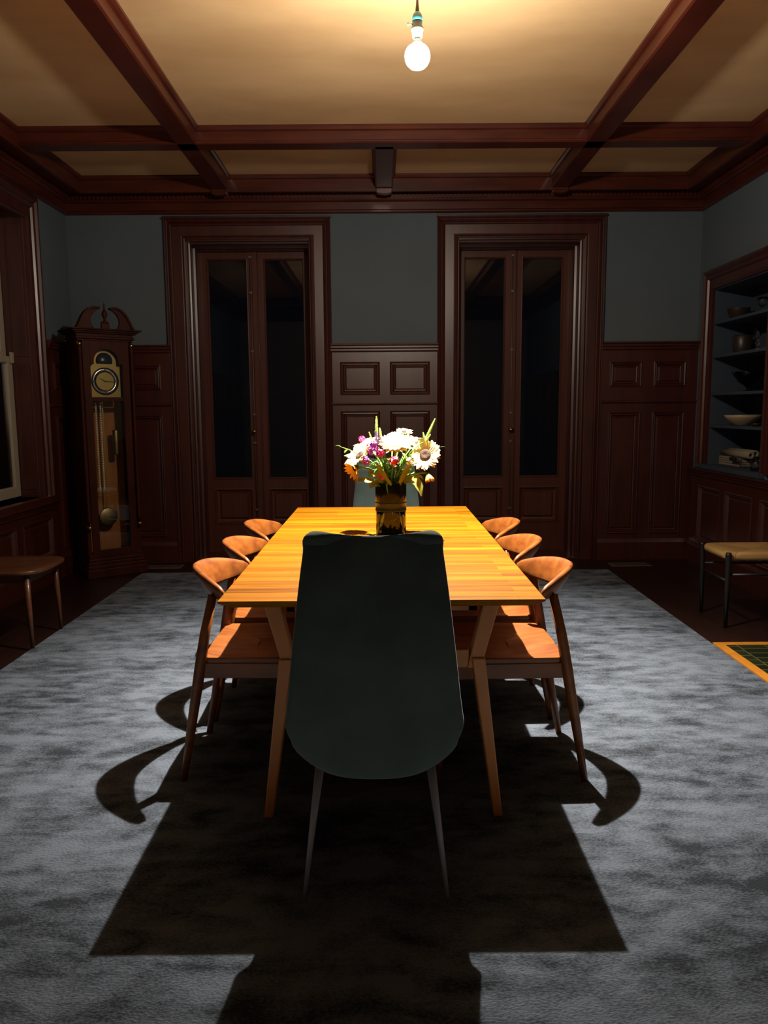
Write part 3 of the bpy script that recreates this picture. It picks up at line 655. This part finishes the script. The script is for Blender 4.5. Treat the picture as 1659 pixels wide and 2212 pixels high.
# side windows strips
for s in (-1,1):
    MB().box(s*W-.001 if s>0 else -W-.004,s*W+.004 if s>0 else -W+.001,.05,.06,.45,1.78).build('side_strip',CWD,r)
    MB().box(min(s*(W-.004),s*(W-.018)),max(s*(W-.004),s*(W-.018)),.03,D-.02,.38,1.84).build('side_panel',CWD,r)
# hood
b=MB()
for k,(o_,z0,z1) in enumerate(((.012,1.845,1.862),(.004,1.862,1.885),(.022,1.885,1.897),(.040,1.897,1.910),(.058,1.910,1.920))): b.box(-W-o_,W+o_,-o_-.006,D+o_*.4,z0,z1)
b.build('hood_cornice',CWD,r,bevel=.003)
for s in (-1,1):
    oc=[];ic=[]
    for t in range(15):
        q=t/14; a=q*math.radians(84)
        oc.append((s*(.20-.165*math.sin(a)**1.0*.9-.012*q),1.918+.172*math.sin(a*.98)*(.55+.45*q)+.018*math.sin(q*PI)))
        ic.append((s*(.120-.05*q-.030*math.sin(q*PI)*-1*1.0-.012*q),1.918+.150*q**.9))
    # arms of the broken pediment, widening to the bottom
    oc=[(s*x,z) for x,z in ((.215,1.918),(.200,1.945),(.185,1.98),(.168,2.015),(.145,2.045),(.118,2.068),(.090,2.080),(.062,2.083),(.040,2.078))]
    ic=[(s*x,z) for x,z in ((.070,1.918),(.090,1.928),(.102,1.945),(.108,1.965),(.108,1.988),(.100,2.012),(.086,2.034),(.066,2.052),(.042,2.066))]
    n=len(oc); b=MB(); vs=[(x,y,z) for y in (-.03,-.006) for x,z in oc+ic]
    m=2*n; fs=[]
    for i in range(n-1):
        fs+=[(i,i+1,n+i+1,n+i),(m+i,m+i+1,m+n+i+1,m+n+i),(i,i+1,m+i+1,m+i),(n+i,n+i+1,m+n+i+1,m+n+i)]
    fs+=[(0,n,m+n,m),(n-1,2*n-1,m+2*n-1,m+n-1)]
    b.add(vs,fs)
    oc2=[(x*1.03,z+.004) for x,z in oc]; vs=[(x,y,z) for y in (-.048,.02) for x,z in oc2+[(x*.97,z-.010) for x,z in oc]]
    fs=[]
    for i in range(n-1): fs+=[(i,i+1,n+i+1,n+i),(m+i,m+i+1,m+n+i+1,m+n+i),(i,i+1,m+i+1,m+i),(n+i,n+i+1,m+n+i+1,m+n+i)]
    fs+=[(0,n,m+n,m),(n-1,2*n-1,m+2*n-1,m+n-1)]
    b.add(vs,fs); b.build('swan_neck',CWD,r,bevel=.002)
MB().box(-.03,.03,-.03,.0,1.918,1.965).build('finial_block',CWD,r,bevel=.003)
MB().lathe([(.0001,1.960),(.026,1.962),(.030,1.970),(.012,1.982),(.008,1.992),(.018,2.012),(.022,2.030),(.016,2.050),(.008,2.066),(.004,2.082),(.007,2.092),(.003,2.108),(.0001,2.128)],18,o=(0,-.015,0)).build('finial',CWD,r)
tag(r,'tall mahogany longcase clock with brass dial and pendulum in the left corner','clock')
# ---------------------------------------------------------------- things in the niche
def nx(px,py,x):       # point where the ray through a pixel meets the plane x
    v=MR_.transposed() @ Vector(((px-CXP)/F,(py-CYP)/F,1)); t=x/v[0]; return v[2]*t
Z1,Z2,Z3,Z4,Z0=1.9655,1.7035,1.4105,1.1555,.836
def nobj(b,name,m,loc,label,cat,group=None,**k):
    o=b.build(name,m,**k); o.location=loc; return tag(o,label,cat,group)
X=2.80
nobj(MB().lathe([(.0001,0),(.050,0),(.055,.01),(.085,.085),(.088,.095),(.083,.095),(.050,.018),(.0001,.016)],32),'bowl',M['darkcer'],(X,nx(1596,668,X),Z1),'dark brown bowl on the top shelf of the niche','bowl')
wine=[(.0001,0),(.026,0),(.026,.003),(.005,.008),(.004,.045),(.020,.060),(.030,.085),(.029,.115),(.027,.115),(.028,.086),(.019,.063),(.0001,.052)]
nobj(MB().lathe([(z and r*1.15,z) for r,z in wine],24),'wine_glass',M['glass'],(2.76,nx(1647,655,2.76),Z1),'clear stemmed glass beside the dark bowl on the top shelf','glass')
nobj(MB().lathe([(.0001,0),(.058,0),(.064,.006),(.070,.06),(.072,.135),(.066,.142),(.062,.135),(.058,.01),(.0001,.01)],28),'pot',M['darkcer'],(X,nx(1604,734,X),Z2),'dark brown pot on the second shelf from the top','pot')
b=MB().lathe([(.0001,0),(.032,0),(.033,.004),(.012,.012),(.010,.035),(.018,.048),(.010,.058),(.009,.075),(.024,.088),(.024,.165),(.021,.165),(.021,.092),(.0001,.086)],24)
nobj(b,'candle_holder',M['glass'],(2.70,nx(1637,722,2.70),Z2),'tall clear glass candle holder on the second shelf','candle holder')
b=MB().lathe([(.0001,0),(.050,.0),(.052,.004),(.018,.012),(.014,.03),(.03,.045),(.075,.075),(.110,.120),(.128,.150),(.124,.151),(.105,.122),(.072,.080),(.02,.052),(.0001,.050)],36)
nobj(b,'footed_bowl',glassmat('dark green glass',(.10,.13,.10)),(X,nx(1618,820,X),Z3),'wide dark glass footed bowl on the middle shelf','bowl')
b=MB().lathe([(.0001,.002),(.055,0),(.060,.004),(.095,.025),(.125,.055),(.138,.078),(.134,.079),(.120,.057),(.090,.030),(.055,.012),(.0001,.010)],40)
nobj(b,'serving_bowl',M['cream'],(X-.005,nx(1606,900,X),Z4),'wide cream serving bowl on the lowest shelf','bowl')
nobj(MB().lathe([(.0001,0),(.022,0),(.036,.016),(.038,.022),(.034,.022),(.02,.006),(.0001,.005)],20),'small_dish',M['darkcer'],(2.69,nx(1634,908,2.69),Z4),'small dark dish beside the cream serving bowl','dish')
def roll(y0,y1,x,z,rr,label,m):
    b=MB().lathe([(rr*.45,-(y1-y0)/2),(rr,-(y1-y0)/2),(rr,(y1-y0)/2),(rr*.45,(y1-y0)/2)],24,fn=lambda a,c,zz:(a,zz,c),close=True)
    return nobj(b,'rolled_cloth',m,(x,(y0+y1)/2,z),label,'cloth','cream rolls lying on the niche counter')
yy=lambda p,x: nx(p,985,x)
roll(yy(1632,2.83),yy(1562,2.83),2.83,Z0+.103,.030,'cream rolled cloth on top of the stack at the back of the niche counter',M['linen'])
roll(yy(1622,2.77),yy(1562,2.77),2.772,Z0+.098,.027,'cream rolled cloth on top of the stack at the front, above the whisk',M['linen'])
b=MB()
for k,(w,z0,z1) in enumerate(((.145,0,.018),(.138,.018,.034),(.142,.034,.052),(.13,.052,.070))): b.box(-.085,.085,-w*1.45,w*1.25,z0,z1)
o=b.build('folded_linen',M['linen'],bevel=.006,seg=3); o.location=(2.82,nx(1592,995,2.82),Z0+.0005); tag(o,'stack of folded cream linen under the rolled cloths','linen')
r=empty('whisk',(2.70,nx(1592,985,2.70),Z0+.050)); r.rotation_euler=(0,0,PI/2)
b=MB().path([(.02,0,.012),(.06,0,.014),(.105,0,.012)],[.014,.017,.014],14); b.build('handle',M['black'],r)
b=MB()
for k in range(7):
    a=k*PI/7; pts=[]
    for t in range(13):
        q=t/12*PI; pts.append((.02-.125*math.sin(q)*1.0 if 0 else .02-.13*(1-abs(math.cos(q)))**.8,.028*math.sin(q*2)*.0+ .030*math.cos(q)*math.cos(a)*(1-abs(math.cos(q))**6),.012+.030*math.cos(q)*math.sin(a)*(1-abs(math.cos(q))**6)))
    b.path(pts,.0011,6,caps=False)
b.build('wire_loops',M['silver'],r); tag(r,'wire whisk with black handle lying in front of the linen stack','whisk')
b=MB().lathe([(.0001,0),(.032,0),(.038,.008),(.042,.05),(.038,.085),(.035,.085),(.039,.05),(.034,.012),(.0001,.008)],28)
nobj(b,'glass_jar',M['glass'],(2.675,nx(1634,1000,2.675),Z0),'round clear glass jar at the near end of the niche counter','jar')
# ---------------------------------------------------------------- vase and flowers
VX,VY=.033,3.19
r=empty('vase',(VX,VY,TZ+.0005)); R0=.0625; HV=.232
prof=[(.0001,0),(R0-.004,0),(R0,.004),(R0,HV-.002),(R0-.002,HV),(R0-.005,HV-.002),(R0-.005,.014),(R0-.012,.009),(.0001,.008)]
MB().lathe(prof,64).build('glass_body',M['vaseglass'],r)
MB().lathe([(R0+.0012,HV*.66),(R0+.0016,HV*.662),(R0+.0016,HV-.001),(R0+.0004,HV+.0008),(R0+.0002,HV*.66)],64,close=True).build('dark_sleeve',M['vaseband'],r)
MB().lathe([(R0+.0002,HV*.50),(R0+.0022,HV*.503),(R0+.0022,HV*.52),(R0+.0012,HV*.53),(R0+.0012,HV*.64),(R0+.0026,HV*.645),(R0+.0026,HV*.658),(R0+.0002,HV*.659)],64,close=True).build('meniscus_band',mat('blue grey meniscus ring',(.03,.042,.055),.3,spec=.3),r)  # added opaque ring, coloured like the meniscus seen through the glass
MB().lathe([(.0001,.0085),(R0-.0125,.0095),(R0-.0055,.0145),(R0-.0055,HV*.55),(.0001,HV*.55)],64).build('water',M['water'],r)
tag(r,'cylindrical glass vase with dark upper half standing on the table','vase')
def stem_pts(head,seed=0,k=.5):
    rnd=random.Random(seed); b0=Vector((VX+rnd.uniform(-.03,.03),VY+rnd.uniform(-.03,.03),TZ+.018)); h=Vector(head)
    m=Vector((VX+(h.x-VX)*.16,VY+(h.y-VY)*.16,TZ+HV)); 
    lim=R0-.012; d=Vector((m.x-VX,m.y-VY,0))
    if d.length>lim: d*=lim/d.length; m.x=VX+d.x; m.y=VY+d.y
    pts=[]
    for t in range(5): pts.append(b0.lerp(m,t/4))
    dz=max(.02,(h.z-m.z)); c=m+Vector(((h.x-m.x)*.35,(h.y-m.y)*.35,dz*.75+.01))
    for t in range(1,8):
        q=t/7; pts.append(m*(1-q)**2+c*2*q*(1-q)+h*q*q)
    return pts
def frame(nrm):
    n=Vector(nrm).normalized(); u=n.cross(Vector((0,0,1)));
    if u.length<.1: u=Vector((1,0,0))
    u.normalize(); return u,n.cross(u),n
def petal(b,c,dirv,nv,L,Wd,curl,seg=5):
    side=dirv.cross(nv).normalized(); vs=[]
    for i in range(seg+1):
        q=i/seg; wv=Wd*(math.sin(PI*min(1,q*.85+.12))**.7)*(1 if q<.99 else .15)
        p=c+dirv*(L*q)+nv*(curl*L*(q**1.6)+ .12*L*math.sin(q*PI))
        vs+=[p-side*wv/2+nv*.06*wv,p-nv*.05*wv*2,p+side*wv/2+nv*.06*wv]
    fs=[]
    for i in range(seg): a=i*3; fs+=[(a,a+1,a+4,a+3),(a+1,a+2,a+5,a+4)]
    b.add(vs,fs,True)
def flower(name,px,py,Y,nrm,dia,label,cat='flower',pm='petal',dm='disc',np_=22,layers=2,disc=.28,curl=.15,seed=1,group='flowers in the table vase'):
    P=at(px,py,Y); rnd=random.Random(seed); root=empty(name,(0,0,0)); u,v,n=frame(nrm)
    root.location=P; 
    sp=[p-P for p in stem_pts(P-n*.012,seed)]
    MB().path(sp,[.0032]*len(sp),8).build('stem',M['stem'],root)
    R=dia/2; b=MB()
    for l in range(layers):
        for k in range(np_):
            a=2*PI*(k+.5*l)/np_+rnd.uniform(-.08,.08); d=(u*math.cos(a)+v*math.sin(a))
            petal(b,d*R*disc*.8-n*.002*l,d,n,R*(1-disc*.8)*rnd.uniform(.85,1.1),R*.36*rnd.uniform(.8,1.1),curl+rnd.uniform(-.12,.12)+.22*l)
    o=b.build('petals',M[pm],root,clean=False)
    b=MB().lathe([(.0001,-.006),(R*disc*.6,-.006),(R*disc,.0),(R*disc*.97,.006),(R*disc*.6,.009),(R*disc*.3,.006),(.0001,.005)],20,fn=lambda x,y,z:tuple(u*x+v*y+n*z))
    b.build('disc',M[dm],root)
    b=MB()
    for k in range(10):
        a=2*PI*k/10; d=(u*math.cos(a)+v*math.sin(a)); petal(b,-n*.006,d,-n,R*.45,R*.25,.3,3)
    b.build('calyx',M['leafg'],root,clean=False)
    return tag(root,label,cat,group)
flower('sunflower',857,962,3.16,(-.05,-.42,.9),.150,'large pale sunflower with pinkish centre at the middle of the bouquet',dm='discp',disc=.30,seed=1)
flower('sunflower',919,983,3.17,(-.30,-.82,.38),.135,'large pale sunflower with dark brown centre at the right of the bouquet',seed=2,disc=.36,curl=.1)
flower('sunflower',778,984,3.18,(-.62,-.38,.62),.140,'large pale sunflower facing left at the left of the bouquet',seed=3)
flower('sunflower',893,957,3.30,(.25,-.15,.95),.125,'pale sunflower behind the dark-centred one at the right',seed=4)
flower('sunflower',792,960,3.33,(-.3,-.1,.95),.110,'pale sunflower at the back left beside the lilac spikes',seed=5)
flower('daisy',873,934,3.34,(.1,-.3,.95),.072,'small white bloom highest at the middle back of the bouquet',np_=14,seed=6)
flower('daisy',848,940,3.32,(-.3,-.3,.9),.050,'small white bloom left of the highest one',np_=12,seed=7)
flower('daisy',905,951,3.25,(.2,-.3,.9),.050,'small white bloom above the dark-centred sunflower',np_=12,seed=8)
flower('sunflower',768,1012,3.16,(-.65,-.45,-.45),.095,'drooping orange-yellow sunflower at the lower left of the bouquet',pm='petaly',seed=9,curl=.75,layers=1,np_=16)
flower('flower_bud',925,1027,3.14,(.25,-.35,-.75),.042,'small closed yellow bud hanging at the lower right of the bouquet',pm='petaly',dm='stem',seed=10,curl=2.0,np_=12,disc=.5)
def cluster(name,px,py,Y,rad,n,m,label,seed,ps=.012):
    P=at(px,py,Y); rnd=random.Random(seed); root=empty(name,P); sp=[p-P for p in stem_pts(P-Vector((0,0,.01)),seed)]
    MB().path(sp,.002,6).build('stem',M['stem'],root); b=MB()
    for k in range(n):
        d=Vector((rnd.gauss(0,1),rnd.gauss(0,1)-.4,rnd.gauss(0,1)+.3)).normalized(); c=d*rad*rnd.uniform(.6,1.05); u,v,nn=frame(d)
        for j in range(5):
            a=2*PI*j/5+k; petal(b,c,(u*math.cos(a)+v*math.sin(a)),nn,ps,ps*.8,.2,2)
    b.build('florets',M[m],root,clean=False); return tag(root,label,'flower','flowers in the table vase')
cluster('phlox',806,968,3.14,.026,26,'purple','purple phlox head left of the middle sunflower',21)
cluster('phlox',790,996,3.12,.017,14,'purple','small purple phlox head at the lower left below the other',22)
cluster('phlox',822,980,3.12,.014,12,'magenta','magenta phlox head under the purple one',23)
cluster('carnation',851,996,3.08,.018,24,'redp','bright red carnation below the middle sunflower',24,.011)
cluster('carnation',826,1029,3.12,.010,12,'magenta','small magenta carnation low in the bouquet near the vase rim',25,.010)
cluster('wax_flower',884,995,3.10,.016,10,'petal','small white sprig between red carnation and right sunflower',26,.008)
cluster('phlox',782,949,3.36,.012,10,'magenta','magenta phlox head peeping over the left sunflowers',27)
def spike(px0,py0,px1,py1,Y,w,label,seed,m='spike',m2='lilac'):
    A=at(px0,py0,Y); B=at(px1,py1,Y); root=empty('speedwell',A); sp=[p-A for p in stem_pts(A,seed)]
    MB().path(sp+[B-A],.0018,6).build('stem',M['stem'],root); ax=(B-A); L=ax.length; u,v,n=frame(ax); rnd=random.Random(seed)
    b=MB(); k=0; N=int(L/.0022); per=7
    for i in range(N):
        q=i/N; c=ax*q; ww=.75*w*(1-q)**.55+.0022; b.cur=1 if q<.45 and m2!=m else 0
        for j in range(per):
            a=2*PI*j/per+i*.7; d=u*math.cos(a)+v*math.sin(a); petal(b,c,d,n,ww*rnd.uniform(.8,1.15),.0035,.5,2)
    b.build('florets',[M[m],M[m2]],root,clean=False); return tag(root,label,'flower','flowers in the table vase')
spike(813,962,813,899,3.20,.012,'tallest upright flower spike with lilac base at the left',31)
spike(825,964,820,924,3.17,.011,'shorter lilac flower spike right beside the tallest one',32)
spike(805,955,797,933,3.24,.006,'tiny pale spike left of the tallest spike',33,m2='spike')
spike(920,950,940,904,3.22,.009,'tall pale green spike leaning right over the right sunflower',34,m2='spike')
spike(918,952,914,934,3.20,.006,'tiny pale spike left of the right leaning spike',35,m2='spike')
spike(921,952,930,938,3.18,.006,'tiny pale spike right of the right leaning spike',36,m2='spike')
def leafspray(pts2,Y,m,label,seed,L=.05,Wd=.022,n=5,group='leafy sprigs in the table vase',tip=True):
    T=at(*pts2,Y); root=empty('leaf_sprig',T); sp=[p-T for p in stem_pts(T,seed)]; rnd=random.Random(seed)
    MB().path(sp,.0016,6).build('stem',M['stem'],root); b=MB()
    for k in range(n):
        idx=len(sp)-1-int(k*1.0); c=sp[max(5,idx)]; ax=(sp[max(5,idx)]-sp[max(4,idx-1)]).normalized()
        a=k*2.4+seed; u,v,nn=frame(ax); d=(ax*(.9 if k==0 else .45)+(u*math.cos(a)+v*math.sin(a))*(.15 if k==0 else .8)).normalized()
        nv=d.cross(Vector((rnd.uniform(-.3,.3),rnd.uniform(-.3,.3),1)).cross(d)).normalized() if 0 else (Vector((0,0,1))-d*d.z).normalized()
        petal(b,c,d,nv,L*rnd.uniform(.7,1.15),Wd*rnd.uniform(.8,1.2),-.25,6)
    b.build('leaves',m,root,clean=False); return tag(root,label,'leaves',group)
LB='green leafy sprig among the flowers above the vase rim'
rs=random.Random(4)
for i in range(20):
    px=rs.uniform(800,905); py=rs.uniform(985,1032)
    leafspray((px,py),rs.uniform(3.12,3.32),M['leafg'],LB,50+i,L=rs.uniform(.03,.05),Wd=.014,n=6)
leafspray((737,966),3.2,M['leafg'],'small green leaf sticking out farthest left of the bouquet',80,L=.03,Wd=.014,n=2)
leafspray((948,968),3.2,M['leafg'],'thin green shoot sticking out to the right above the right sunflower',81,L=.03,Wd=.006,n=1)
leafspray((817,955),3.12,M['leafg'],'bright green leaf standing between the lilac spikes',82,L=.035,Wd=.018,n=1)
def droop(p0,p1,p2,Y,Wd,m,label,seed):
    A,Bm,C=at(*p0,Y),at(*p1,Y-.02),at(*p2,Y-.03); root=empty('drooping_leaf',A); sp=[p-A for p in stem_pts(A,seed)]
    MB().path(sp,.002,6).build('stem',M['stem'],root); b=MB(); vs=[]; N=9
    for i in range(N+1):
        q=i/N; p=A*(1-q)**2+Bm*2*q*(1-q)+C*q*q-A; t=((Bm-A)*(1-q)+(C-Bm)*q).normalized(); s=t.cross(Vector((0,-.8,.5))).normalized(); up=s.cross(t)
        w=Wd*math.sin(PI*min(1,q*.88+.1))**.8*(1+.12*math.sin(i*2.1)); vs+=[p-s*w/2+up*.15*w,p,p+s*w/2+up*.15*w]
    fs=[]
    for i in range(N): a=i*3; fs+=[(a,a+1,a+4,a+3),(a+1,a+2,a+5,a+4)]
    b.add(vs,fs,True); b.build('leaf_blade',m,root,clean=False); return tag(root,label,'leaf','drooping leaves on the table vase')
droop((872,1042),(905,1022),(910,1072),3.16,.040,M['leafy'],'broad yellow-green leaf drooping over the right side of the vase',90)
droop((838,1048),(800,1040),(800,1056),3.16,.030,M['leafy'],'yellow-green leaf drooping over the left side of the vase',91)
droop((830,1045),(800,1010),(798,1030),3.15,.034,M['leafy'],'broad olive leaf rising left of the vase rim',92)
droop((835,1048),(770,1028),(766,1042),3.18,.022,M['leafy'],'narrow yellow leaf pointing down left under the left sunflower',93)
droop((838,1045),(832,1040),(839,1070),3.12,.007,M['leafg'],'thin green shoot hanging in front of the vase',94)
droop((862,1048),(880,1010),(892,995),3.14,.022,M['leafy'],'yellow-green leaf standing up right of the vase centre',95)
droop((845,1048),(822,1020),(812,1000),3.12,.020,M['leafy'],'yellow-green leaf standing up left of the vase centre',96)
# ---------------------------------------------------------------- world, camera, view
w=bpy.data.worlds.new('night'); bpy.context.scene.world=w; w.use_nodes=True
w.node_tree.nodes['Background'].inputs[0].default_value=(.004,.005,.008,1); w.node_tree.nodes['Background'].inputs[1].default_value=.2
cd=bpy.data.cameras.new('camera'); co=bpy.data.objects.new('camera',cd); COL.objects.link(co)
def wv(row): return Vector((row[0],row[2],-row[1]))
R_=wv(MR_[0]); Dn=wv(MR_[1]); Fw=wv(MR_[2])
m3=Matrix((R_,-Dn,-Fw)).transposed(); co.matrix_world=Matrix.Translation((0,0,CH))@m3.to_4x4()
cd.sensor_fit='VERTICAL'; cd.sensor_height=24; cd.lens=F*24/2212; cd.clip_start=.02
bpy.context.scene.camera=co
vs_=bpy.context.scene.view_settings; vs_.view_transform='Standard'; vs_.look='None'; vs_.gamma=1; vs_.use_curve_mapping=False; vs_.exposure=0
bpy.context.scene.cycles.max_bounces=8; bpy.context.scene.cycles.diffuse_bounces=5; bpy.context.scene.cycles.transmission_bounces=10; bpy.context.scene.cycles.transparent_max_bounces=12
